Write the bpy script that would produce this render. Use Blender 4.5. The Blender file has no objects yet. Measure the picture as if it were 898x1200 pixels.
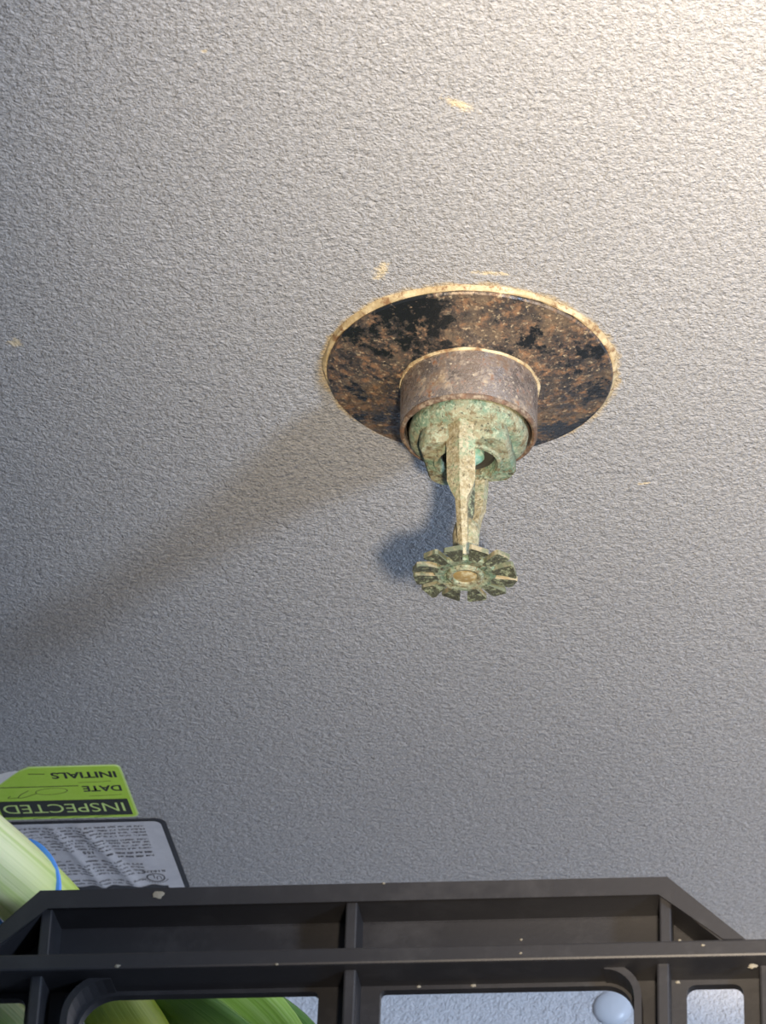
import bpy, bmesh, math, random
from math import sin, cos, pi, radians, sqrt, atan2
from mathutils import Vector, Matrix

random.seed(7)
scene = bpy.context.scene
COL = scene.collection
CEIL = 2.40

# ------------------------------------------------------------------ camera
PITCH, YAW, ROLL = radians(32.0), radians(8.0), radians(2.2)
cam_data = bpy.data.cameras.new('camera')
cam = bpy.data.objects.new('camera', cam_data)
COL.objects.link(cam)
cam_data.sensor_fit = 'VERTICAL'
cam_data.sensor_height = 24.0
cam_data.sensor_width = 24.0
cam_data.lens = 4150.0 / 1200.0 * 24.0
cam_data.clip_start = 0.02
cam_data.clip_end = 50
cam_data.dof.use_dof = True
cam_data.dof.focus_distance = 0.93
cam_data.dof.aperture_fstop = 44
cam.matrix_world = (Matrix.Translation((0, 0, 1.884)) @ Matrix.Rotation(YAW, 4, 'Z')
                    @ Matrix.Rotation(pi / 2 + PITCH, 4, 'X') @ Matrix.Rotation(ROLL, 4, 'Z'))
scene.camera = cam

# ------------------------------------------------------------------ world, lights, exposure
world = bpy.data.worlds.new('world')
scene.world = world
world.use_nodes = True
world.node_tree.nodes['Background'].inputs[0].default_value = (0.75, 0.85, 1.0, 1)
world.node_tree.nodes['Background'].inputs[1].default_value = 0.05

# cool lamp of the cold room, hanging low under the ceiling to the right
la = bpy.data.lights.new('cool_room_lamp', 'POINT')
la.energy = 41.0
la.color = (0.58, 0.74, 1.0)
la.shadow_soft_size = 0.065
lo = bpy.data.objects.new('cool_room_lamp', la)
lo.location = (0.65, 0.07, 2.035)
COL.objects.link(lo)

# warm torch held beside the camera
lb = bpy.data.lights.new('warm_torch', 'SPOT')
lb.energy = 30.0
lb.color = (1.0, 0.83, 0.62)
lb.shadow_soft_size = 0.012
lb.spot_size = radians(101)
lb.spot_blend = 1.0
lt = bpy.data.objects.new('warm_torch', lb)
lt.location = (0.004, 0.339, 2.0645)
lt.rotation_euler = (Vector((0.17, 0.66, CEIL)) - lt.location).to_track_quat('-Z', 'Y').to_euler()
COL.objects.link(lt)

vs = scene.view_settings
vs.view_transform = 'Standard'
vs.look = 'None'
vs.gamma = 1.0
vs.exposure = 0.05
vs.use_curve_mapping = False

# ------------------------------------------------------------------ helpers
def link(name, mesh, mat=None, parent=None):
    o = bpy.data.objects.new(name, mesh)
    COL.objects.link(o)
    if mat is not None:
        mesh.materials.clear()
        mesh.materials.append(mat)
    if parent is not None:
        o.parent = parent
    return o

def bm_obj(name, bm, mat=None, parent=None, smooth=False, recalc=True):
    if recalc:
        bmesh.ops.recalc_face_normals(bm, faces=bm.faces)
    me = bpy.data.meshes.new(name)
    bm.to_mesh(me)
    bm.free()
    if smooth:
        me.polygons.foreach_set('use_smooth', [True] * len(me.polygons))
        if smooth != 'all':
            try:
                me.set_sharp_from_angle(angle=radians(38))
            except Exception:
                pass
    return link(name, me, mat, parent)

def empty(name, loc, label, cat, rz=0.0, group=None):
    o = bpy.data.objects.new(name, None)
    o.empty_display_size = 0.02
    o.location = loc
    o.rotation_euler = (0, 0, rz)
    COL.objects.link(o)
    return tag(o, label, cat, group)

def tag(o, label, cat, group=None):
    o['label'] = label
    o['category'] = cat
    if group:
        o['group'] = group
    return o

def structure(o):
    o['kind'] = 'structure'
    return o

def box(bm, x0, x1, y0, y1, z0, z1, bevel=0.0):
    r = bmesh.ops.create_cube(bm, size=1.0)
    for v in r['verts']:
        v.co = Vector(((x0 + x1) / 2 + v.co.x * (x1 - x0), (y0 + y1) / 2 + v.co.y * (y1 - y0), (z0 + z1) / 2 + v.co.z * (z1 - z0)))
    if bevel:
        es = list({e for v in r['verts'] for e in v.link_edges})
        bmesh.ops.bevel(bm, geom=es, offset=bevel, segments=2, affect='EDGES', profile=0.5)
    return bm

def rings(bm, ring_list, close_start=False, close_end=False, loop=True):
    """loft a list of rings (each a list of points)"""
    vr = [[bm.verts.new(p) for p in r] for r in ring_list]
    n = len(vr[0])
    for a, b in zip(vr, vr[1:]):
        for i in range(n if loop else n - 1):
            j = (i + 1) % n
            bm.faces.new((a[i], a[j], b[j], b[i]))
    if close_start:
        bm.faces.new(list(reversed(vr[0])))
    if close_end:
        bm.faces.new(vr[-1])
    return vr

def lathe(bm, prof, n=64, wob=0.0, seed=0, cs=False, ce=False):
    """prof: (radius, z) list round the local z axis"""
    rnd = random.Random(seed)
    ph = [rnd.uniform(0, 6.28) for _ in range(6)]
    def w(a, k):
        return wob * (sin(3 * a + ph[0] + k) * .4 + sin(7 * a + ph[1] - k) * .35 + sin(13 * a + ph[2]) * .3 + sin(23 * a + ph[3] + 2 * k) * .25)
    rl = []
    for k, (r, z) in enumerate(prof):
        rl.append([(max(r + w(2 * pi * i / n, k * .7), 1e-5) * cos(2 * pi * i / n), max(r + w(2 * pi * i / n, k * .7), 1e-5) * sin(2 * pi * i / n), z) for i in range(n)])
    return rings(bm, rl, cs, ce)

def prism_xz(bm, pts, y0, y1):
    """extrude an XZ outline along Y"""
    a = [bm.verts.new((x, y0, z)) for x, z in pts]
    b = [bm.verts.new((x, y1, z)) for x, z in pts]
    n = len(pts)
    bm.faces.new(a)
    bm.faces.new(list(reversed(b)))
    for i in range(n):
        j = (i + 1) % n
        bm.faces.new((a[j], a[i], b[i], b[j]))
    return bm

def rrect(x0, x1, y0, y1, r, n=5):
    """rounded rectangle; r a number or 4 radii (x1y1, x0y1, x0y0, x1y0)"""
    if not isinstance(r, (tuple, list)):
        r = (r,) * 4
    pts = []
    for (cx, cy, a0, q) in ((x1 - r[0], y1 - r[0], 0, r[0]), (x0 + r[1], y1 - r[1], 90, r[1]), (x0 + r[2], y0 + r[2], 180, r[2]), (x1 - r[3], y0 + r[3], 270, r[3])):
        for k in range(n + 1):
            a = radians(a0 + 90 * k / n)
            pts.append((cx + q * cos(a), cy + q * sin(a)))
    return pts

def plate_with_holes(name, outline, holes, thick):
    """flat plate in local XY, thickness along local z, via a filled 2D curve"""
    cu = bpy.data.curves.new(name, 'CURVE')
    cu.dimensions = '2D'
    cu.fill_mode = 'BOTH'
    cu.extrude = thick / 2
    for pts in [outline] + holes:
        sp = cu.splines.new('POLY')
        sp.points.add(len(pts) - 1)
        for p, (x, y) in zip(sp.points, pts):
            p.co = (x, y, 0, 1)
        sp.use_cyclic_u = True
    tmp = bpy.data.objects.new('tmp', cu)
    COL.objects.link(tmp)
    dg = bpy.context.evaluated_depsgraph_get()
    dg.update()
    me = bpy.data.meshes.new_from_object(tmp.evaluated_get(dg))
    bpy.data.objects.remove(tmp)
    me.name = name
    return me

def tube(bm, pts, radii, n=16, caps=True, uv=None):
    """tube through points with radii; returns rings"""
    P = [Vector(p) for p in pts]
    rl = []
    for i, p in enumerate(P):
        t = (P[min(i + 1, len(P) - 1)] - P[max(i - 1, 0)]).normalized()
        a = t.cross(Vector((0, 0, 1)))
        if a.length < .1:
            a = t.cross(Vector((1, 0, 0)))
        a.normalize()
        b = a.cross(t)
        r = radii[i] if isinstance(radii, (list, tuple)) else radii
        rl.append([p + (a * cos(2 * pi * k / n) + b * sin(2 * pi * k / n)) * r for k in range(n)])
    return rings(bm, rl, caps, caps)

def spline(pts, m=8):
    """Catmull-Rom through points"""
    P = [Vector(p) for p in pts]
    P = [P[0] * 2 - P[1]] + P + [P[-1] * 2 - P[-2]]
    out = []
    for i in range(1, len(P) - 2):
        for k in range(m):
            t = k / m
            a, b, c, d = P[i - 1], P[i], P[i + 1], P[i + 2]
            out.append(0.5 * ((2 * b) + (c - a) * t + (2 * a - 5 * b + 4 * c - d) * t * t + (3 * b - a - 3 * c + d) * t ** 3))
    out.append(P[-2])
    return out

# ------------------------------------------------------------------ materials
def newmat(name):
    m = bpy.data.materials.new(name)
    m.use_nodes = True
    nt = m.node_tree
    return m, nt, nt.nodes['Principled BSDF']

def N(nt, kind, **kw):
    n = nt.nodes.new(kind)
    for k, v in kw.items():
        if k in n.inputs.keys():
            n.inputs[k].default_value = v
        else:
            setattr(n, k, v)
    return n

def objcoord(nt):
    return N(nt, 'ShaderNodeTexCoord').outputs['Object']

def mask(nt, vec, scale, lo, hi, detail=4.0, rough=0.6, w=0.0, distort=0.0):
    n = N(nt, 'ShaderNodeTexNoise', noise_dimensions='4D')
    n.inputs['Scale'].default_value = scale
    n.inputs['Detail'].default_value = detail
    n.inputs['Roughness'].default_value = rough
    n.inputs['W'].default_value = w
    n.inputs['Distortion'].default_value = distort
    nt.links.new(vec, n.inputs['Vector'])
    r = N(nt, 'ShaderNodeMapRange')
    r.inputs['From Min'].default_value = lo
    r.inputs['From Max'].default_value = hi
    r.clamp = True
    nt.links.new(n.outputs['Fac'], r.inputs['Value'])
    return r.outputs['Result'], n.outputs['Fac']

def mixc(nt, fac, a, b):
    m = N(nt, 'ShaderNodeMix', data_type='RGBA')
    if isinstance(fac, (int, float)):
        m.inputs[0].default_value = fac
    else:
        nt.links.new(fac, m.inputs[0])
    for sock, v in ((m.inputs[6], a), (m.inputs[7], b)):
        if isinstance(v, tuple):
            sock.default_value = (*v, 1)
        else:
            nt.links.new(v, sock)
    return m.outputs[2]

def mixf(nt, fac, a, b):
    m = N(nt, 'ShaderNodeMix', data_type='FLOAT')
    nt.links.new(fac, m.inputs[0])
    for sock, v in ((m.inputs[2], a), (m.inputs[3], b)):
        if isinstance(v, (int, float)):
            sock.default_value = v
        else:
            nt.links.new(v, sock)
    return m.outputs[0]

def layered(name, base, layers, rough=0.6, metal=0.0, bumps=()):
    """layers: (colour, scale, lo, hi, w, rough, metal); bumps: (scale, strength, distance)"""
    m, nt, b = newmat(name)
    v = objcoord(nt)
    col, rg, mt = base, rough, metal
    for (c, sc, lo, hi, w, lr, lm) in layers:
        f, _ = mask(nt, v, sc, lo, hi, w=w, detail=7, rough=.72)
        col = mixc(nt, f, col, c)
        rg = mixf(nt, f, rg, lr)
        mt = mixf(nt, f, mt, lm)
    for sock, val in (('Base Color', col), ('Roughness', rg), ('Metallic', mt)):
        if isinstance(val, tuple):
            b.inputs[sock].default_value = (*val, 1)
        elif isinstance(val, (int, float)):
            b.inputs[sock].default_value = val
        else:
            nt.links.new(val, b.inputs[sock])
    prev = None
    for (sc, st, dist) in bumps:
        _, f = mask(nt, v, sc, 0, 1, w=sc * .01)
        bp = N(nt, 'ShaderNodeBump')
        bp.inputs['Strength'].default_value = st
        bp.inputs['Distance'].default_value = dist
        nt.links.new(f, bp.inputs['Height'])
        if prev:
            nt.links.new(prev, bp.inputs['Normal'])
        prev = bp.outputs['Normal']
    if prev:
        nt.links.new(prev, b.inputs['Normal'])
    return m

def plain(name, col, rough=0.5, metal=0.0, bump=None):
    return layered(name, col, [], rough, metal, [bump] if bump else [])

def stucco(name, base, scale=430.0, stains=(), strength=0.62, dist=0.0013, ring=None, pit_shade=.56):
    """embossed, painted metal panel with short irregular ridges"""
    m, nt, b = newmat(name)
    v = objcoord(nt)
    tone, _ = mask(nt, v, 9.0, .3, .7, w=3.1)
    col = mixc(nt, tone, tuple(c * .94 for c in base), tuple(min(1, c * 1.05) for c in base))
    sp, _ = mask(nt, v, 720.0, .38, .58, w=5.5, detail=5, rough=.75)
    col = mixc(nt, sp, tuple(c * pit_shade for c in base), col)  # dark speckle in the colour imitates shade in the relief's tiny pits
    if ring:                    # sealant smeared on the panel round the plate
        sb = N(nt, 'ShaderNodeVectorMath', operation='SUBTRACT')
        nt.links.new(v, sb.inputs[0])
        sb.inputs[1].default_value = (ring[0], ring[1], 0)
        ml = N(nt, 'ShaderNodeVectorMath', operation='MULTIPLY')
        nt.links.new(sb.outputs[0], ml.inputs[0])
        ml.inputs[1].default_value = (1, 1, 0)
        ln = N(nt, 'ShaderNodeVectorMath', operation='LENGTH')
        nt.links.new(ml.outputs[0], ln.inputs[0])
        _, nz = mask(nt, v, 140, 0, 1, w=8.0, detail=5, rough=.7)
        ad = N(nt, 'ShaderNodeMath', operation='MULTIPLY_ADD')
        nt.links.new(nz, ad.inputs[0])
        ad.inputs[1].default_value = .0095
        nt.links.new(ln.outputs['Value'], ad.inputs[2])
        mr = N(nt, 'ShaderNodeMapRange')
        mr.inputs['From Min'].default_value = .0440
        mr.inputs['From Max'].default_value = .0425
        mr.inputs['To Max'].default_value = .8
        nt.links.new(ad.outputs[0], mr.inputs['Value'])
        col = mixc(nt, mr.outputs[0], col, (.48, .38, .22))
    # residue stains at their own places on the panel
    for (x, y, rx, ry, rot, sc) in stains:
        mp = N(nt, 'ShaderNodeMapping', vector_type='TEXTURE')
        mp.inputs['Location'].default_value = (x, y, CEIL)
        mp.inputs['Rotation'].default_value = (0, 0, rot)
        mp.inputs['Scale'].default_value = (rx, ry, 1)
        nt.links.new(v, mp.inputs['Vector'])
        ln = N(nt, 'ShaderNodeVectorMath', operation='LENGTH')
        nt.links.new(mp.outputs[0], ln.inputs[0])
        _, nz = mask(nt, v, sc, 0, 1, w=x * 50, detail=5, rough=.75)
        ad = N(nt, 'ShaderNodeMath', operation='MULTIPLY_ADD')
        nt.links.new(nz, ad.inputs[0])
        ad.inputs[1].default_value = 2.6
        nt.links.new(ln.outputs['Value'], ad.inputs[2])
        mr = N(nt, 'ShaderNodeMapRange')
        mr.inputs['From Min'].default_value = 2.0
        mr.inputs['From Max'].default_value = 1.55
        mr.inputs['To Max'].default_value = 0.75
        nt.links.new(ad.outputs[0], mr.inputs['Value'])
        col = mixc(nt, mr.outputs[0], col, (.72, .60, .38))
    nt.links.new(col, b.inputs['Base Color'])
    b.inputs['Roughness'].default_value = .42
    b.inputs['Specular IOR Level'].default_value = .45
    _, f1 = mask(nt, v, scale, 0, 1, w=1.0, detail=4, rough=.62, distort=.4)
    _, f2 = mask(nt, v, scale * .42, 0, 1, w=2.0, detail=1.5, rough=.5, distort=.6)
    _, f3 = mask(nt, v, scale * 3.3, 0, 1, w=4.0, detail=2, rough=.6)
    prev = None
    for f, s, d in ((f2, strength * .5, dist * 1.4), (f1, strength * 1.2, dist), (f3, min(1, strength * 1.7), dist * .6)):
        bp = N(nt, 'ShaderNodeBump')
        bp.inputs['Strength'].default_value = s
        bp.inputs['Distance'].default_value = d
        nt.links.new(f, bp.inputs['Height'])
        if prev:
            nt.links.new(prev, bp.inputs['Normal'])
        prev = bp.outputs['Normal']
    nt.links.new(prev, b.inputs['Normal'])
    return m

SX, SY = -0.0843, 0.7508        # where the sprinkler comes through the ceiling
STAINS = [(-.0757, .6421, .0068, .0026, radians(42), 420),
          (-.102, .7059, .0028, .0062, radians(25), 500),
          (-.075, .7087, .0080, .0014, radians(10), 600),
          (-.1997, .7301, .0032, .0032, 0, 600),
          (-.0427, .8082, .0026, .0011, 0, 700),
          (-.132, .6181, .0012, .0012, 0, 700)]
M_CEIL = stucco('ceiling_panel', (.44, .445, .46), stains=STAINS, ring=(SX, SY))
M_WALL = stucco('wall_panel', (.88, .86, .87), scale=330, strength=.75, pit_shade=.8)
M_FLOOR = plain('floor_grey', (.18, .18, .18), .7, 0, (40, .3, .002))

BROWN, RUST, BLK = (.10, .055, .03), (.26, .10, .035), (.012, .012, .014)
M_PLATE = layered('rusted_chrome', (.085, .085, .09),
                  [((.17, .125, .085), 55, .46, .56, 1.3, .55, .3),
                   ((.21, .115, .06), 300, .48, .60, 4.1, .75, .0),
                   ((.045, .032, .025), 620, .47, .60, 7.7, .8, .0),
                   ((.42, .33, .21), 800, .55, .65, 2.2, .7, .0),
                   ((.048, .055, .062), 48, .51, .55, 9.4, .25, .75),
                   ((.26, .18, .11), 560, .60, .66, 14.2, .7, .0)], .28, .8,
                  [(700, .5, .0004)])
M_CUP = layered('rusted_cup', (.42, .37, .34),
                [((.20, .14, .10), 90, .50, .60, 2.3, .5, .3),
                 ((.38, .30, .20), 75, .54, .62, 12.4, .8, 0),
                 ((.17, .08, .04), 330, .54, .64, 1.1, .8, 0),
                 ((.48, .41, .29), 1100, .57, .66, 6.1, .8, 0)], .24, .85,
                [(500, .5, .0006), (1500, .4, .0003)])
M_LIP = layered('rust_lip', (.13, .085, .06), [((.19, .10, .055), 300, .50, .62, 1.9, .8, 0), ((.32, .26, .19), 420, .48, .60, 4.9, .7, .2)], .65, .3, [(900, .6, .0005)])
M_SEAL = layered('old_sealant', (.40, .31, .17),
                 [((.60, .50, .31), 110, .46, .60, 1.0, .5, 0), ((.20, .11, .05), 300, .50, .60, 3.0, .8, 0)], .55, 0,
                 [(500, .6, .0006)])
M_BRASS = layered('weathered_brass', (.30, .25, .14),
                  [((.24, .33, .22), 110, .50, .62, 1.7, .75, 0),
                   ((.42, .38, .26), 900, .46, .58, 3.3, .75, 0),
                   ((.10, .085, .05), 1200, .53, .64, 5.2, .8, 0)], .6, .2,
                  [(1100, .7, .0005), (3000, .6, .0003)])
M_GREEN = layered('verdigris', (.14, .22, .15),
                  [((.27, .25, .16), 120, .44, .56, 2.7, .8, 0),
                   ((.33, .38, .27), 800, .50, .60, 6.7, .8, 0),
                   ((.16, .13, .07), 420, .52, .60, 8.3, .7, .2),
                   ((.035, .036, .025), 800, .55, .63, 4.4, .8, 0)], .7, .1,
                  [(1100, .7, .0005), (3000, .6, .0003)])
M_DARKBRASS = layered('dark_corroded_brass', (.085, .09, .06),
                      [((.26, .30, .19), 700, .50, .58, 2.0, .75, 0),
                       ((.03, .03, .025), 800, .53, .62, 6.0, .6, .2),
                       ((.50, .48, .34), 1300, .60, .66, 9.0, .7, 0)], .55, .3,
                      [(1400, .8, .0006)])
M_EDGE = layered('lit_brass_edge', (.36, .31, .20), [((.12, .14, .09), 200, .42, .54, 3.0, .7, 0)], .55, .15)  # paler brass for tine sides: their lit look is put into the colour
M_BORE = plain('dark_bore', (.035, .035, .03), .6)
M_TEAL = layered('teal_verdigris', (.15, .34, .27), [((.34, .47, .38), 700, .45, .6, 1.0, .8, 0)], .7)
M_GOLD = layered('golden_brass', (.46, .33, .14), [((.55, .50, .32), 600, .5, .6, 1.0, .6, .2)], .45, .4)
M_CRATE = layered('black_plastic', (.0125, .012, .014), [((.026, .025, .027), 70, .5, .75, 1.0, .6, 0), ((.06, .055, .05), 900, .68, .74, 2.0, .7, 0)], .52, 0, [(900, .15, .0003)])
M_SPECK = plain('dried_speck', (.19, .17, .13), .8, 0, (900, .5, .0005))
M_LIME = layered('lime_sticker', (.43, .71, .045), [((.48, .75, .07), 200, .4, .6, 1, .5, 0)], .5)
M_LIMEEDGE = plain('pale_lime_edge', (.60, .80, .25), .5)
M_INK = plain('black_ink', (.018, .022, .015), .55)
M_PAPER = plain('white_backing_paper', (.78, .78, .77), .7, 0, (600, .3, .0003))
M_SILVER = layered('silver_label', (.58, .58, .61), [((.66, .66, .68), 120, .4, .6, 1, .35, .3)], .35, .25)
M_LABELINK = plain('label_ink', (.05, .05, .06), .5)
M_BACK = plain('dark_label_border', (.02, .02, .024), .5)
M_PLUG = plain('white_plastic_plug', (.78, .80, .84), .35)
M_BAND = plain('blue_rubber', (.09, .28, .80), .45)

def leekmat(name, c0, c1, vein, v0, v1, nstripe=60, rough=.42):
    """UV: u across, v along; cream to green along the plant with fine parallel veins"""
    m, nt, b = newmat(name)
    uv = N(nt, 'ShaderNodeTexCoord').outputs['UV']
    sx = N(nt, 'ShaderNodeSeparateXYZ')
    nt.links.new(uv, sx.inputs[0])
    mr = N(nt, 'ShaderNodeMapRange', interpolation_type='SMOOTHSTEP')
    mr.inputs['From Min'].default_value = v0
    mr.inputs['From Max'].default_value = v1
    nt.links.new(sx.outputs['Y'], mr.inputs['Value'])
    col = mixc(nt, mr.outputs[0], c0, c1)
    mp = N(nt, 'ShaderNodeMapping')
    mp.inputs['Scale'].default_value = (nstripe, 1.2, 1)
    nt.links.new(uv, mp.inputs['Vector'])
    f, raw = mask(nt, mp.outputs[0], 1.0, .45, .68, detail=3, w=2.0)
    f2 = N(nt, 'ShaderNodeMath', operation='MULTIPLY')
    nt.links.new(f, f2.inputs[0])
    f2.inputs[1].default_value = .6
    col = mixc(nt, f2.outputs[0], col, vein)
    nt.links.new(col, b.inputs['Base Color'])
    b.inputs['Roughness'].default_value = rough
    b.inputs['Subsurface Weight'].default_value = .15
    b.inputs['Subsurface Radius'].default_value = (.004, .006, .002)
    bp = N(nt, 'ShaderNodeBump')
    bp.inputs['Strength'].default_value = .35
    bp.inputs['Distance'].default_value = .0006
    nt.links.new(raw, bp.inputs['Height'])
    nt.links.new(bp.outputs['Normal'], b.inputs['Normal'])
    return m

M_LEEK = leekmat('leek_shaft', (.74, .74, .42), (.42, .56, .055), (.30, .44, .04), .25, .43, 30)
M_LEEKPALE = leekmat('leek_pale', (.74, .66, .46), (.14, .25, .045), (.50, .48, .22), .38, .62, 30)
M_LEAF = leekmat('leek_leaf', (.40, .55, .09), (.24, .40, .05), (.58, .70, .24), .2, .9, 26)
M_LEAFDARK = leekmat('leek_leaf_dark', (.12, .24, .03), (.07, .17, .03), (.20, .32, .06), .2, .9, 26)

# ------------------------------------------------------------------ the room
WY = 1.10                       # back wall
bm = bmesh.new(); box(bm, -2.0, 2.2, -2.6, WY + .08, CEIL, CEIL + .08)
structure(bm_obj('ceiling', bm, M_CEIL))
bm = bmesh.new(); box(bm, -2.0, 2.2, WY, WY + .08, 0, CEIL)
structure(bm_obj('wall_back', bm, M_WALL))
bm = bmesh.new(); box(bm, -2.08, -2.0, -2.6, WY + .08, 0, CEIL)
structure(bm_obj('wall_left', bm, M_WALL))
bm = bmesh.new(); box(bm, 2.2, 2.28, -2.6, WY + .08, 0, CEIL)
structure(bm_obj('wall_right', bm, M_WALL))
bm = bmesh.new(); box(bm, -2.08, 2.28, -2.68, -2.6, 0, CEIL)
structure(bm_obj('wall_front', bm, M_WALL))
bm = bmesh.new(); box(bm, -2.08, 2.28, -2.68, WY + .08, -.08, 0)
structure(bm_obj('floor', bm, M_FLOOR))

# ------------------------------------------------------------------ the sprinkler
mm = .001
spr = empty('fire_sprinkler', (SX, SY, CEIL), 'corroded pendent fire sprinkler with rusted round plate hanging from the grey ceiling', 'sprinkler', radians(-4))

bm = bmesh.new()                # conical ceiling plate
lathe(bm, [(r * mm, z * mm) for r, z in ((36.2, -.2), (36.8, -.9), (36.9, -1.5), (36.5, -2.0), (35.6, -2.1), (30, -3.0), (24, -4.1), (19.5, -5.0), (16.5, -5.6), (16.5, -4.6), (24, -3.0), (34.5, -.8))], 96)
o = bm_obj('escutcheon_plate', bm, M_PLATE, spr, smooth=True)
o['label'] = 'dark round chrome plate covered in brown rust'

bm = bmesh.new()                # bead of old sealant round the plate
prof = [(38.1, .2), (37.9, -.3), (37.5, -.8), (37.2, -1.15), (36.8, -1.2), (36.4, -.8), (36.4, .2)]
lathe(bm, [(r * mm, z * mm) for r, z in prof], 160, wob=.55 * mm, seed=3)
o = bm_obj('sealant_bead', bm, M_SEAL, spr, smooth=True)
o['label'] = 'cracked yellowish bead of old sealant'

bm = bmesh.new()                # cup
lathe(bm, [(r * mm, z * mm) for r, z in ((17.6, -4.9), (17.7, -8), (17.6, -14), (17.5, -18.6), (17.3, -19.6), (16.7, -20.0), (16.2, -19.5), (16.1, -14), (16.1, -7))], 72, wob=.08 * mm, seed=5)
cup = bm_obj('cup', bm, M_CUP, spr, smooth=True)
bm = bmesh.new()
lathe(bm, [(r * mm, z * mm) for r, z in ((18.15, -4.9), (18.1, -5.5), (17.95, -5.8), (17.6, -5.9), (17.4, -5.0))], 110, wob=.22 * mm, seed=8)
bm_obj('sealant_ring', bm, M_SEAL, cup, smooth=True)

bm = bmesh.new()
lathe(bm, [(r * mm, z * mm) for r, z in ((17.5, -18.9), (17.62, -19.3), (17.4, -19.9), (16.9, -20.15), (16.4, -19.9))], 100, wob=.14 * mm, seed=21)
bm_obj('rusted_lip', bm, M_LIP, cup, smooth=True)
bm = bmesh.new()                # round shoulder of the body
lathe(bm, [(r * mm, z * mm) for r, z in ((9, -5), (12, -14), (14.2, -16.6), (15.1, -18), (15.3, -20), (14.9, -21.8), (13.8, -22.9), (11.5, -23.3), (8.5, -23.3))], 60, wob=.16 * mm, seed=9)
body = bm_obj('body_shoulder', bm, M_GREEN, spr, smooth=True)

def rect_r(a, hw, hd, cap):
    c, s = abs(cos(a)), abs(sin(a))
    return min(hw / max(c, 1e-6), hd / max(s, 1e-6), cap)

bm = bmesh.new()                # wrench boss with the orifice in its underside
n = 64
A = [2 * pi * i / n for i in range(n)]
def boss_ring(z, hw, hd, cap):
    return [(rect_r(a, hw * mm, hd * mm, cap * mm) * cos(a), rect_r(a, hw * mm, hd * mm, cap * mm) * sin(a), z * mm) for a in A]
def circ_ring(z, r):
    return [(r * mm * cos(a), r * mm * sin(a), z * mm) for a in A]
rings(bm, [boss_ring(-20.5, 10.0, 9.6, 12.8), boss_ring(-22.2, 11.2, 10.5, 13.4), boss_ring(-27.2, 11.3, 10.6, 13.5), boss_ring(-28.1, 10.7, 10.0, 12.9),
           circ_ring(-28.3, 8.9), circ_ring(-28.9, 8.5), circ_ring(-28.9, 7.7), circ_ring(-28.2, 7.3), circ_ring(-25.0, 6.9)], False, False)
boss = bm_obj('wrench_boss', bm, M_GREEN, spr, smooth=True)
bm = bmesh.new()
lathe(bm, [(r * mm, z * mm) for r, z in ((7.4, -27.4), (6.8, -25.2), (3.0, -25.0), (.01, -25.0))], 40)
bm_obj('orifice_bore', bm, M_BORE, boss, smooth=True)
bm = bmesh.new()
lathe(bm, [(r * mm, z * mm) for r, z in ((4.2, -24.9), (4.2, -26.6), (3.4, -27.4), (2.2, -27.7), (2.0, -29.4), (.01, -29.6))], 32, wob=.1 * mm)
bm_obj('orifice_cap', bm, M_TEAL, boss, smooth=True)

def arm(sgn, secs):
    bm = bmesh.new()
    rl = []
    for z, r, w, t in secs:
        ring = [(0, r), (w, r - min(w * .75, 2.4)), (w * .85, r - t), (-w * .85, r - t), (-w, r - min(w * .75, 2.4))]
        rl.append([(x * mm, sgn * y * mm, z * mm) for x, y in ring])
    rings(bm, rl, True, True)
    es = [e for e in bm.edges if len(e.link_faces) == 2 and e.calc_face_angle(0) > .5]
    bmesh.ops.bevel(bm, geom=es, offset=.25 * mm, segments=2, affect='EDGES')
    return bm_obj('frame_arm', bm, M_BRASS, spr)
arm(-1, [(-16.5, 12.4, 3.6, 5), (-22, 12.7, 3.8, 5), (-30, 12.5, 3.7, 5), (-39, 11.0, 3.6, 4.6), (-41.5, 10.2, 2.7, 4.3), (-44, 9.2, 1.5, 4), (-50, 6.8, 1.35, 4), (-55, 5.0, 1.25, 3.4), (-60.0, 3.3, .75, 2.2)])
arm(1, [(-16.5, 12.4, 3.6, 5), (-22, 12.7, 3.8, 5), (-30, 12.5, 3.7, 5), (-38, 11.0, 3.4, 4.6), (-41, 10.0, 2.6, 4.3), (-44, 9.0, 2.3, 4), (-50, 6.8, 2.2, 4), (-55, 4.8, 2.1, 3.4), (-58, 3.6, 2.0, 2.6)])

bm = bmesh.new()
lathe(bm, [(r * mm, z * mm) for r, z in ((.01, -45.5), (1.7, -45.6), (2.9, -47), (3.4, -50), (3.1, -55), (3.0, -58.5), (3.0, -60.2), (.01, -60.2))], 32, wob=.1 * mm)
bm_obj('hub', bm, M_BRASS, spr, smooth=True)
bm = bmesh.new()
lathe(bm, [(r * mm, z * mm) for r, z in ((.01, -29.2), (1.5, -29.4), (2.0, -31), (2.0, -43), (1.5, -45.6), (.01, -45.8))], 24)
bm_obj('release_strut', bm, M_DARKBRASS, spr, smooth=True)

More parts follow.
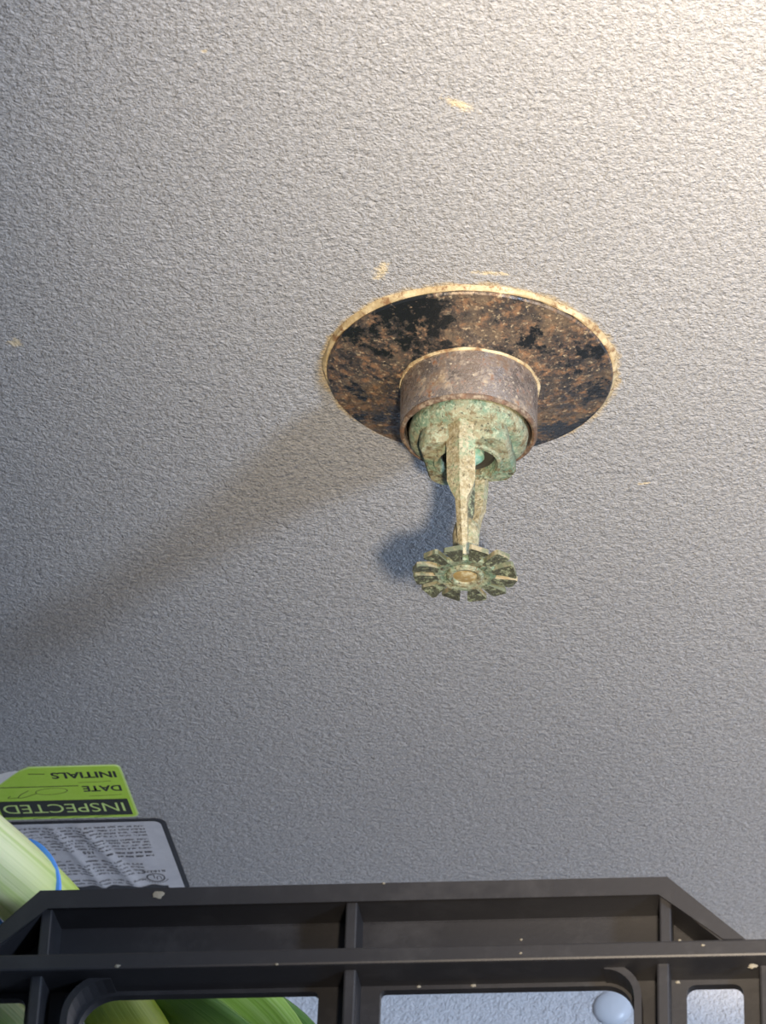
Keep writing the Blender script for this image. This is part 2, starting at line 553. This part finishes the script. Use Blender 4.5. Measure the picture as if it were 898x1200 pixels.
# deflector: pierced disc with twelve tines
dfl_z = -61.0
bm = bmesh.new()
lathe(bm, [(r * mm, z * mm) for r, z in ((.01, dfl_z + .75), (7.6, dfl_z + .75), (7.8, dfl_z + .4), (7.8, dfl_z - .4), (7.5, dfl_z - .75), (5.4, dfl_z - .8), (4.9, dfl_z - .5), (.01, dfl_z - .5))], 60, wob=.12 * mm, seed=12)
dfl = bm_obj('deflector', bm, M_GREEN, spr, smooth=True)
bm = bmesh.new()
lathe(bm, [(r * mm, z * mm) for r, z in ((4.7, dfl_z - .3), (4.6, dfl_z - 1.1), (4.0, dfl_z - 1.5), (3.2, dfl_z - 1.3), (2.9, dfl_z - .8))], 40, wob=.1 * mm, seed=2)
bm_obj('rivet_ring', bm, M_GREEN, dfl, smooth=True)
bm = bmesh.new()
lathe(bm, [(r * mm, z * mm) for r, z in ((3.1, dfl_z - .6), (3.0, dfl_z - .9), (2.0, dfl_z - 1.15), (.01, dfl_z - 1.2))], 32)
bm_obj('rivet_end', bm, M_GOLD, dfl, smooth=True)
rt = random.Random(4)
for k in range(12):
    a = radians(-90 + 12 + 15 + 30 * k) + rt.uniform(-.03, .03)
    r1 = 12.9 + rt.uniform(-.4, .3)
    bend = rt.uniform(-.9, .4)
    tw = rt.uniform(-.25, .25)
    slot = 1.55 + rt.uniform(-.2, .3)
    bm = bmesh.new()
    def hw(r):
        return max((2 * pi * r / 12 - slot) / 2, .5)
    rl = []
    for r in (6.9, 8.5, 10.5, 12.2, 12.9):
        rr = r1 if r > 12.5 else min(r, r1 - .4)
        w = hw(rr) * (1.0 if r < 12.5 else .78)
        q = max(0, (r - 7.5) / 5.5)
        dz = bend * q * q
        th = .78 - .1 * q
        ring = []
        for (u, zz) in ((-w, th), (w, th), (w, -th), (-w, -th)):
            z = dfl_z + dz + zz + tw * q * u
            ring.append(((rr * cos(a) - u * sin(a)) * mm, (rr * sin(a) + u * cos(a)) * mm, z * mm))
        rl.append(ring)
    rings(bm, rl, True, True)
    # small bevel on the hard edges of the tine
    bmesh.ops.bevel(bm, geom=[e for e in bm.edges if e.calc_face_angle(0) > .6], offset=.12 * mm, segments=1, affect='EDGES')
    to = bm_obj('tine', bm, M_DARKBRASS, dfl)
    to.data.materials.append(M_EDGE)
    for p in to.data.polygons:
        if abs(p.normal.z) < .55:
            p.material_index = 1  # slot walls painted paler, as if catching the light

# ------------------------------------------------------------------ ceiling labels
def text_mesh(s, x_right, x_left, y_top, y_bot, offset=0.0):
    """flat lettering on the ceiling, read with +Y up and -X to the right; fitted to the box"""
    cu = bpy.data.curves.new('lettering', 'FONT')
    cu.body = s
    cu.size = 1.0
    cu.offset = offset
    cu.resolution_u = 4
    tmp = bpy.data.objects.new('tmp', cu)
    COL.objects.link(tmp)
    dg = bpy.context.evaluated_depsgraph_get()
    dg.update()
    me = bpy.data.meshes.new_from_object(tmp.evaluated_get(dg))
    bpy.data.objects.remove(tmp)
    xs = [v.co.x for v in me.vertices]; ys = [v.co.y for v in me.vertices]
    x0, x1, y0, y1 = min(xs), max(xs), min(ys), max(ys)
    for v in me.vertices:
        u = (v.co.x - x0) / (x1 - x0)
        w = (v.co.y - y0) / (y1 - y0)
        v.co = (x_right + (x_left - x_right) * u, y_bot + (y_top - y_bot) * w, 0)
    me.update()
    return me

def flat(bm, pts, z, thick=.00012):
    """thin sheet on the ceiling: XY outline, hanging 'thick' below z"""
    a = [bm.verts.new((x, y, z)) for x, y in pts]
    b = [bm.verts.new((x, y, z - thick)) for x, y in pts]
    bm.faces.new(a); bm.faces.new(list(reversed(b)))
    n = len(pts)
    for i in range(n):
        j = (i + 1) % n
        bm.faces.new((a[j], a[i], b[i], b[j]))

def ribbon(bm, pts, w, z, close=False):
    P = [Vector((x, y)) for x, y in pts]
    L, R = [], []
    for i, p in enumerate(P):
        a = P[(i - 1) % len(P)] if (close or i) else p
        b = P[(i + 1) % len(P)] if (close or i < len(P) - 1) else p
        t = (b - a).normalized()
        nrm = Vector((-t.y, t.x)) * w / 2
        zz = z(p.x, p.y) if callable(z) else z
        L.append(bm.verts.new((p.x + nrm.x, p.y + nrm.y, zz)))
        R.append(bm.verts.new((p.x - nrm.x, p.y - nrm.y, zz)))
    m = len(P)
    for i in range(m if close else m - 1):
        j = (i + 1) % m
        bm.faces.new((L[i], L[j], R[j], R[i]))

# lime inspection sticker
stk = empty('inspection_sticker', (0, 0, CEIL), 'lime green INSPECTED sticker with one torn corner on the ceiling', 'sticker')
def sticker_outline(d):
    x0, x1, y0, y1 = -.2616 + d, -.2148 - d, .9597 + d, .9950 - d
    r = .0022 - d * .5
    pts = rrect(x0, x1, y0, y1, r)
    pts = [p for p in pts if not (p[0] < -.245 and p[1] < .97)]
    cut = [(x0, .9752), (-.2575, .9722), (-.2549, .9702 + d), (-.2505, .9652 + d), (-.2472, .9618 + d), (-.2440 + d, y0)]
    # insert the torn edge between the x0,y1 corner and the x1,y0 corner
    i = max(k for k, p in enumerate(pts) if p[0] < -.25 and p[1] > .98)
    return pts[:i + 1] + cut + pts[i + 1:]
bm = bmesh.new(); flat(bm, sticker_outline(0), 0, .00015)
bm_obj('sticker_border', bm, M_LIMEEDGE, stk)
bm = bmesh.new(); flat(bm, sticker_outline(.0006), -.00014, .00006)
bm_obj('sticker_sheet', bm, M_LIME, stk)
bm = bmesh.new(); flat(bm, [(-.2445, .9612), (-.2475, .9622), (-.2510, .9628), (-.2539, .9640), (-.2616, .9672), (-.2616, .9756), (-.2575, .9726), (-.2546, .9706), (-.2502, .9656), (-.2470, .9622)], 0, .0001)
o = bm_obj('torn_backing', bm, M_PAPER, stk); o['label'] = 'white paper bared where the corner tore off'
bm = bmesh.new(); flat(bm, rrect(-.2589, -.2165, .9822, .9931, .0003), -.0002, .00004)
band = bm_obj('black_band', bm, M_INK, stk)
def put_text(parent, mat, z, *a, **k):
    o = link('lettering', text_mesh(*a, **k), mat, parent)
    o.location = (0, 0, z)
    return o
o = put_text(band, M_LIMEEDGE, -.00027, 'INSPECTED', -.2183, -.2577, .9905, .9846)
put_text(stk, M_INK, -.00023, 'DATE', -.2170, -.2294, .9768, .9729, offset=.028)
put_text(stk, M_INK, -.00023, 'INITIALS', -.2170, -.2378, .9677, .9635, offset=.028)
bm = bmesh.new()
zz = -.00023
ribbon(bm, [(-.2396, .9643), (-.2448, .9640)], .0004, zz)
ribbon(bm, [(-.2304, .9726), (-.2440, .9727), (-.2568, .9727)], .00045, zz)
ribbon(bm, [(-.2195, .9700), (-.2230, .9704), (-.2300, .9706)], .0002, zz)
ribbon(bm, [(-.2176, .9792), (-.2215, .9796), (-.2282, .9798)], .0002, zz)
bm_obj('printed_line', bm, M_INK, stk)
bm = bmesh.new()                # handwriting on the date line
el = []
for k in range(24):
    a = 2 * pi * k / 24
    el.append((-.2397 + .0052 * cos(a), .9760 + .0021 * sin(a) - .0006 * cos(a)))
ribbon(bm, el, .00022, zz, True)
ribbon(bm, [tuple(v[:2]) for v in spline([(-.2447, .9772, 0), (-.2490, .9795, 0), (-.2512, .9800, 0), (-.2500, .9778, 0), (-.2470, .9752, 0)], 6)], .00025, zz)
ribbon(bm, [tuple(v[:2]) for v in spline([(-.2510, .9798, 0), (-.2545, .9800, 0), (-.2535, .9786, 0)], 6)], .00022, zz)
for x in (-.2525, -.2440, -.2380, -.2310, -.2240):
    ribbon(bm, [tuple(v[:2]) for v in spline([(x, .9934, 0), (x - .003, .9937, 0), (x - .0055, .9946, 0)], 5)], .0002, zz)
bm_obj('handwriting', bm, M_INK, stk)

# silver certification label on a dark backing
lab = empty('rating_label', (0, 0, CEIL), 'wrinkled silver printed label with dark border below the lime sticker', 'label')
bm = bmesh.new(); flat(bm, rrect(-.2800, -.2070, .9966, 1.0490, .0032), 0, .0003)
bm_obj('label_border', bm, M_BACK, lab)
def wave(x, y):
    h = 0
    for (c, s, w, a) in ((-.2300, .25, .0022, .0010), (-.2405, .22, .0018, .0008), (-.2520, .2, .003, .0006), (-.2225, .3, .004, .0003)):
        d = (x - c - s * (y - 1.02)) / w
        h += a * math.exp(-d * d)
    edge = min(1, max(0, (-.2090 - x) / .006)) * min(1, max(0, (y - .9975) / .006))
    return -.00045 - h * edge
bm = bmesh.new()
nx, ny = 90, 40
X0, X1, Y0, Y1 = -.2795, -.2086, .9978, 1.0466
grid = []
for j in range(ny + 1):
    row = []
    for i in range(nx + 1):
        x = X0 + (X1 - X0) * i / nx
        y = Y0 + (Y1 - Y0) * j / ny
        # rounded corner nearest the camera
        cx, cy, r = X1 - .0026, Y0 + .0026, .0026
        if x > cx and y < cy:
            d = Vector((x - cx, y - cy))
            mx = max(abs(d.x), abs(d.y)); 
            if d.length > 1e-9:
                d = d.normalized() * mx
            x, y = cx + d.x, cy + d.y
        row.append(bm.verts.new((x, y, wave(x, y))))
    grid.append(row)
for j in range(ny):
    for i in range(nx):
        bm.faces.new((grid[j][i], grid[j + 1][i], grid[j + 1][i + 1], grid[j][i + 1]))
bm_obj('label_face', bm, M_SILVER, lab, smooth='all')
def zi(x, y):
    return wave(x, y) - .00012
bm = bmesh.new()
rw = random.Random(11)
def text_row(y, xr, xl, h=.0010, wt=.00022, density=.55):
    """a row of type too fine to read: word-length runs of tiny strokes"""
    x = xr
    while x > xl:
        wl = rw.uniform(.0016, .0050)
        e = max(x - wl, xl)
        xx = x
        while xx > e:
            u = min(rw.uniform(.00035, .0006), xx - e + 1e-5)
            kind = rw.random()
            if kind < density:
                ribbon(bm, [(xx - u * .3, y), (xx - u * .3, y + h * rw.uniform(.7, 1))], wt, zi)
            ribbon(bm, [(xx, y + h * rw.choice((.05, .5, .9))), (xx - u * .75, y + h * rw.choice((.05, .5, .9)))], wt, zi)
            xx -= u
        x = e - .0009
for y in (1.0003, 1.0024, 1.0045, 1.0066, 1.0096, 1.0114, 1.0136, 1.0157):
    text_row(y, -.2145, -.2660)
text_row(1.0186, -.2150, -.2300, .0012, .0003, .9); text_row(1.0212, -.2148, -.2265, .0012, .0003, .9)
text_row(1.0186, -.2470, -.2540); text_row(1.0212, -.2340, -.2375, .0010)
text_row(1.0243, -.2260, -.2385, .0011, .00025, .8); text_row(1.0243, -.2430, -.2540)
for y in (1.0268, 1.0291, 1.0314, 1.0336):
    text_row(y, -.2195, -.2500)
text_row(1.0385, -.2205, -.2480, .0011, .00024, .7); text_row(1.0408, -.2250, -.2480)
bm_obj('fine_print', bm, M_LABELINK, lab)
bm = bmesh.new()
ns = 50
xs = [-.2795 + (.2795 - .2138) * i / ns for i in range(ns + 1)]
vs_ = [(bm.verts.new((x, 1.0432 + .0005 * sin(x * 900), zi(x, 1.044))), bm.verts.new((x, 1.0464, zi(x, 1.0464)))) for x in xs]
for a, b in zip(vs_, vs_[1:]):
    bm.faces.new((a[0], b[0], b[1], a[1]))
bm_obj('dark_strip', bm, M_BACK, lab)
# certification mark: UL in a ring, number above, arc of type below
mark = bmesh.new()
ribbon(mark, [(-.2169 + .0029 * cos(2 * pi * k / 28), 1.0376 + .0029 * sin(2 * pi * k / 28)) for k in range(28)], .00045, zi, True)
for k in range(11):
    a = radians(25 + 130 * k / 10)
    c = Vector((-.2169 + .0041 * cos(a), 1.0376 + .0037 * sin(a)))
    ribbon(mark, [(c.x + .00018, c.y), (c.x - .00018, c.y + .0003)], .0004, zi)
mo = bm_obj('certification_mark', mark, M_LABELINK, lab)
def label_text(s, *a, **k):
    me = text_mesh(s, *a, **k)
    for v in me.vertices:
        v.co.z = zi(v.co.x, v.co.y) - .00003
    return link('lettering', me, M_LABELINK, lab)
label_text('U', -.2150, -.2166, 1.0388, 1.0364)
label_text('L', -.2171, -.2185, 1.0378, 1.0355)
label_text('R16276', -.2130, -.2206, 1.0337, 1.0323, offset=.02)
label_text('155', -.2343, -.2378, 1.0196, 1.0178, offset=.02)

# ------------------------------------------------------------------ plug in the wall panel
bm = bmesh.new()
lathe(bm, [(r * mm, z * mm) for r, z in ((6.3, 0), (6.3, .5), (6.0, 1.2), (5.0, 2.0), (3.0, 2.6), (.01, 2.8))], 40)
plug = bm_obj('panel_plug', bm, M_PLUG, None, smooth=True)
plug.location = (-.0701, WY, 2.3771)
plug.rotation_euler = (radians(90), 0, 0)
tag(plug, 'small round white cap in the pale back wall', 'plug')

# ------------------------------------------------------------------ black crate
CX = -.1022
FY, WYC = .700, .7118           # front of the flanges, face of the end wall
RT, RB = 2.2136, 2.2095         # straight rim
HT = 2.2293                     # raised handle flange
crate = empty('plastic_crate', (CX, .88, 2.010), 'black ribbed plastic crate with raised handle end in the foreground', 'crate')
def cp(bm, name, mat=M_CRATE, parent=None, smooth=False):
    """crate part modelled in world coordinates"""
    for v in bm.verts:
        v.co -= Vector((CX, .88, 2.010))
    return bm_obj(name, bm, mat, parent or crate, smooth)
XL, XR = CX - .150, CX + .150
YB = 1.062
# end wall with its openings
def end_wall(y, name):
    out = [(XL, 2.012), (XR, 2.012), (XR, 2.2115), (-.0167, 2.2115), (-.0331, 2.2270), (-.1719, 2.2270), (-.1878, 2.2115), (XL, 2.2115)]
    holes = [rrect(-.1640, -.1103, 2.158, 2.2085, (.0015, .0085, .008, .0015), 8),
             rrect(-.0966, -.0407, 2.158, 2.2085, (.0062, .0012, .0012, .008), 8),
             rrect(-.0292, -.0168, 2.158, 2.2083, .0022, 4),
             rrect(-.1900, -.1763, 2.158, 2.2083, .0022, 4),
             rrect(-.0105, .0385, 2.158, 2.2040, .004, 4),
             rrect(-.2430, -.1960, 2.158, 2.2040, .004, 4)]
    holes += [rrect(XL + .012 + .047 * i, XL + .050 + .047 * i, 2.05, 2.14, .004, 4) for i in range(6)]
    me = plate_with_holes(name, out, [list(reversed(h)) for h in holes], .0026)
    o = link(name, me, M_CRATE, crate)
    o.rotation_euler = (radians(90), 0, 0)
    o.location = Vector((0, y, 0)) - Vector((CX, .88, 2.010))
    return o
end_wall(WYC + .0013, 'end_wall')
end_wall(YB - .013, 'end_wall')
def rim_boxes(y0, y1):
    bm = bmesh.new(); box(bm, XL - .011, XR + .011, y0, y1, RB, RT, .0006); cp(bm, 'rim')
rim_boxes(FY, WYC + .0005)
rim_boxes(YB - .0125, YB)
for x0, x1 in ((XL - .011, XL + .001), (XR - .001, XR + .011)):
    bm = bmesh.new(); box(bm, x0, x1, WYC, YB - .0125, RB, RT, .0006); cp(bm, 'rim')
for x0, x1 in ((XL - .0005, XL + .0022), (XR - .0022, XR + .0005)):
    me = plate_with_holes('side_wall', [(WYC, 2.012), (YB - .014, 2.012), (YB - .014, RT - .001), (WYC, RT - .001)],
                          [list(reversed(rrect(WYC + .02 + .064 * i, WYC + .072 + .064 * i, 2.05 + .06 * j, 2.095 + .06 * j, .004, 3))) for i in range(5) for j in range(2)], x1 - x0)
    o = link('side_wall', me, M_CRATE, crate)
    o.rotation_euler = (radians(90), 0, radians(90))
    o.location = Vector(((x0 + x1) / 2, 0, 0)) - Vector((CX, .88, 2.010))
bm = bmesh.new(); box(bm, XL, XR, WYC + .001, YB - .014, 2.010, 2.0135); cp(bm, 'base')
# raised handle flange: one bent strip
def handle_flange(y0, y1):
    t = .0042
    top = [(-.1890, RT - .0005), (-.1725, HT), (-.0326, HT - .0002), (-.0152, RT - .0005)]
    bot = [(-.0208, RT - .0005), (-.0343, HT - t), (-.1706, HT - t), (-.1832, RT - .0005)]
    bm = bmesh.new(); prism_xz(bm, top + bot, y0, y1)
    bmesh.ops.bevel(bm, geom=[e for e in bm.edges if abs(e.verts[0].co.y - e.verts[1].co.y) < 1e-6], offset=.0005, segments=2, affect='EDGES')
    cp(bm, 'handle_flange')
handle_flange(FY, WYC + .0005)
handle_flange(YB - .0125, YB)
# upright gussets above and below the rim
for gx in (-.1708, -.1022, -.0331):
    bm = bmesh.new(); box(bm, gx - .0013, gx + .0013, FY + .0015, WYC + .0003, RT - .0004, HT - .0040, .0004); cp(bm, 'gusset')
for gx in (-.1722, -.1022, -.0338):
    bm = bmesh.new(); box(bm, gx - .0014, gx + .0014, FY + .0030, WYC + .0003, 2.020, RB + .0004, .0005); cp(bm, 'upright_rib')
for gx in (-.0118, -.1940):
    bm = bmesh.new(); box(bm, gx - .0013, gx + .0013, FY + .0050, WYC + .0003, 2.020, RB + .0004, .0005); cp(bm, 'upright_rib')
# curved lips round the two big handle openings
def lip(x_edge, sgn, r):
    """outer top corner of an opening: arc then straight down"""
    pts = []
    zt = 2.2092
    for k in range(9):
        a = radians(90 * k / 8)
        pts.append((x_edge - sgn * (r - r * sin(a)) , zt - (r - r * cos(a))))
    pts.append((x_edge, 2.155))
    bm = bmesh.new()
    t = .0016
    outer = []
    for i, (x, z) in enumerate(pts):
        a = Vector(pts[max(i - 1, 0)]); b = Vector(pts[min(i + 1, len(pts) - 1)])
        tn = (b - a).normalized()
        nr = Vector((-tn.y, tn.x)) * sgn * t
        outer.append((x + nr.x, z + nr.y))
    prism_xz(bm, pts + list(reversed(outer)), FY + .0045, WYC + .0003)
    cp(bm, 'opening_lip')
lip(-.0402, 1, .0065)
lip(-.1648, -1, .0090)
# dried specks
rs = random.Random(5)
for (x, y, z, rx, rz) in ((-.0145, FY + .0028, 2.2089 - .0006, .0012, .0006), (-.1455, FY, 2.2272, .0017, .0011), (-.1640, WYC, 2.2180, .0005, .0004), (-.1535, FY, 2.2102, .0008, .0004),
                      (-.0950, FY, 2.2288, .0004, .0003), (-.0655, WYC, 2.2200, .0004, .0004), (-.0855, WYC, 2.2160, .0005, .0005), (-.0880, WYC, 2.2092, .0006, .0004), (-.0760, WYC, 2.2092, .0008, .0004),
                      (-.0645, FY, 2.2112, .0004, .0003), (-.0300, FY, 2.2135, .0004, .0003), (-.1180, FY, 2.2098, .0005, .0003), (-.0310, WYC, 2.2090, .0006, .0005), (-.0250, FY, 2.2122, .0005, .0004)):
    bm = bmesh.new()
    bmesh.ops.create_icosphere(bm, subdivisions=2, radius=1)
    for v in bm.verts:
        k = rs.uniform(.55, 1.1)
        v.co = Vector((x + v.co.x * rx * k, y + v.co.y * .0003, z + v.co.z * rz * k))
    cp(bm, 'dried_speck', M_SPECK, None, True)

# ------------------------------------------------------------------ leeks in the crate
def uv_grid(bm, vr, closed):
    uvl = bm.loops.layers.uv.new('UVMap')
    idx = {}
    m = len(vr); n = len(vr[0])
    for j, r in enumerate(vr):
        for i, v in enumerate(r):
            idx[v] = (i / (n if closed else n - 1), j / (m - 1))
    for f in bm.faces:
        us = [idx[l.vert][0] for l in f.loops]
        wrap = closed and max(us) - min(us) > .5
        for l in f.loops:
            u, v = idx[l.vert]
            if wrap and u < .5:
                u += 1
            l[uvl].uv = (u, v)

def shaft(name, pts, radii, mat, parent, base):
    P = spline(pts, 8)
    R = []
    for i in range(len(P)):
        t = i / (len(P) - 1) * (len(radii) - 1)
        k = min(int(t), len(radii) - 2)
        R.append(radii[k] + (radii[k + 1] - radii[k]) * (t - k))
    bm = bmesh.new()
    vr = tube(bm, P, R, 28, True)
    rr = random.Random(len(name))
    for j, ring in enumerate(vr):   # overlapping sheaths: a few shallow steps round the girth
        c = P[j]
        for i, v in enumerate(ring):
            a = 2 * pi * i / 28
            v.co = c + (v.co - c) * (1 + .035 * sin(3 * a + j * .05) + .02 * sin(8 * a))
    uv_grid(bm, vr, True)
    for v in bm.verts:
        v.co -= base
    return bm_obj(name, bm, mat, parent, smooth='all')

def leaf(pts, w, mat, parent, base, fold=.25, nrm=Vector((0, .35, 1)), thick=.0009):
    P = spline(pts, 7)
    bm = bmesh.new()
    rl = []
    m = len(P)
    for j, p in enumerate(P):
        t = (P[min(j + 1, m - 1)] - P[max(j - 1, 0)]).normalized()
        side = t.cross(nrm).normalized()
        up = side.cross(t)
        q = j / (m - 1)
        ww = w * (.75 + .5 * sin(pi * min(1, q * 1.1))) * (1 if q < .7 else max(.06, 1 - ((q - .7) / .3) ** 1.5))
        row = []
        for k in range(9):
            u = -1 + 2 * k / 8
            row.append(p + side * u * ww / 2 + up * (abs(u) * fold * ww / 2))
        rl.append(row)
    vr = rings(bm, rl, False, False, loop=False)
    uv_grid(bm, vr, False)
    for v in bm.verts:
        v.co -= base
    bmesh.ops.recalc_face_normals(bm, faces=bm.faces)
    ret = bmesh.ops.solidify(bm, geom=list(bm.faces), thickness=thick)
    return bm_obj('leaf', bm, mat, parent, smooth='all')

baseA = Vector((-.1872, .74, 2.226))
leekA = empty('leek', baseA, 'yellow-green leek with a blue band, jutting over the crate rim', 'leek', group='leeks in the crate')
PTS_A = [(-.1987, .635, 2.2304), (-.1960, .655, 2.2346), (-.1840, .722, 2.2431), (-.1810, .765, 2.2502), (-.1783, .80, 2.2506), (-.1742, .83, 2.2483), (-.170, .87, 2.240)]
shaft('leek_shaft', PTS_A, [.0075, .0085, .0088, .0088, .0088, .0092, .0070], M_LEEK, leekA, baseA)
leaf([(-.1850, .79, 2.2634), (-.1740, .815, 2.2653), (-.1625, .84, 2.2656), (-.1480, .875, 2.2611), (-.130, .93, 2.240)], .027, M_LEAF, leekA, baseA)
leaf([(-.1817, .79, 2.2575), (-.1687, .815, 2.2557), (-.1558, .845, 2.2545), (-.146, .87, 2.2541), (-.130, .93, 2.232)], .016, M_LEAFDARK, leekA, baseA)
leaf([(-.1790, .82, 2.2738), (-.1670, .845, 2.2753), (-.1560, .87, 2.2751), (-.1420, .90, 2.2715), (-.122, .96, 2.245)], .018, M_LEAFDARK, leekA, baseA)

baseB = Vector((-.203, .72, 2.214))
leekB = empty('leek', baseB, 'pale cream leek lying behind the slanted crate corner', 'leek', group='leeks in the crate')
PTS_B = [(-.214, .65, 2.2204), (-.2056, .71, 2.2251), (-.2028, .735, 2.2270), (-.1940, .785, 2.2270), (-.1910, .82, 2.222)]
shaft('leek_shaft', PTS_B, [.008, .009, .009, .009, .007], M_LEEKPALE, leekB, baseB)
leaf([(-.2057, .76, 2.2393), (-.2009, .785, 2.2418), (-.1954, .81, 2.2414), (-.1904, .84, 2.2384), (-.180, .92, 2.215)], .018, M_LEAFDARK, leekB, baseB)

# blue rubber band round the first leek
bandc = Vector((-.1838, .7290, 2.2441))
ax = Vector((.003, .043, .006)).normalized()      # run of the leek
pn = Vector((.020, .043, .032)).normalized()     # normal of the slanting loop
e1 = ax.cross(Vector((0, 0, 1))).normalized()
e2 = e1.cross(ax)
bm = bmesh.new()
nb = 48
rl = []
for (dr, da) in ((.0004, -.0011), (.0010, -.0009), (.0010, .0009), (.0004, .0011), (-.0004, .0009), (-.0004, -.0009)):
    ring = []
    for k in range(nb):
        q = (e1 * cos(2 * pi * k / nb) + e2 * sin(2 * pi * k / nb)) * (.0091 + dr)
        ring.append(q + ax * (da - q.dot(pn) / ax.dot(pn)))
    rl.append(ring)
rl.append(rl[0])
rings(bm, rl)
bmesh.ops.remove_doubles(bm, verts=bm.verts, dist=1e-6)
bo = bm_obj('rubber_band', bm, M_BAND, None, smooth=True)
bo.location = bandc
tag(bo, 'blue rubber band wrapped round the yellow-green leek', 'rubber band')
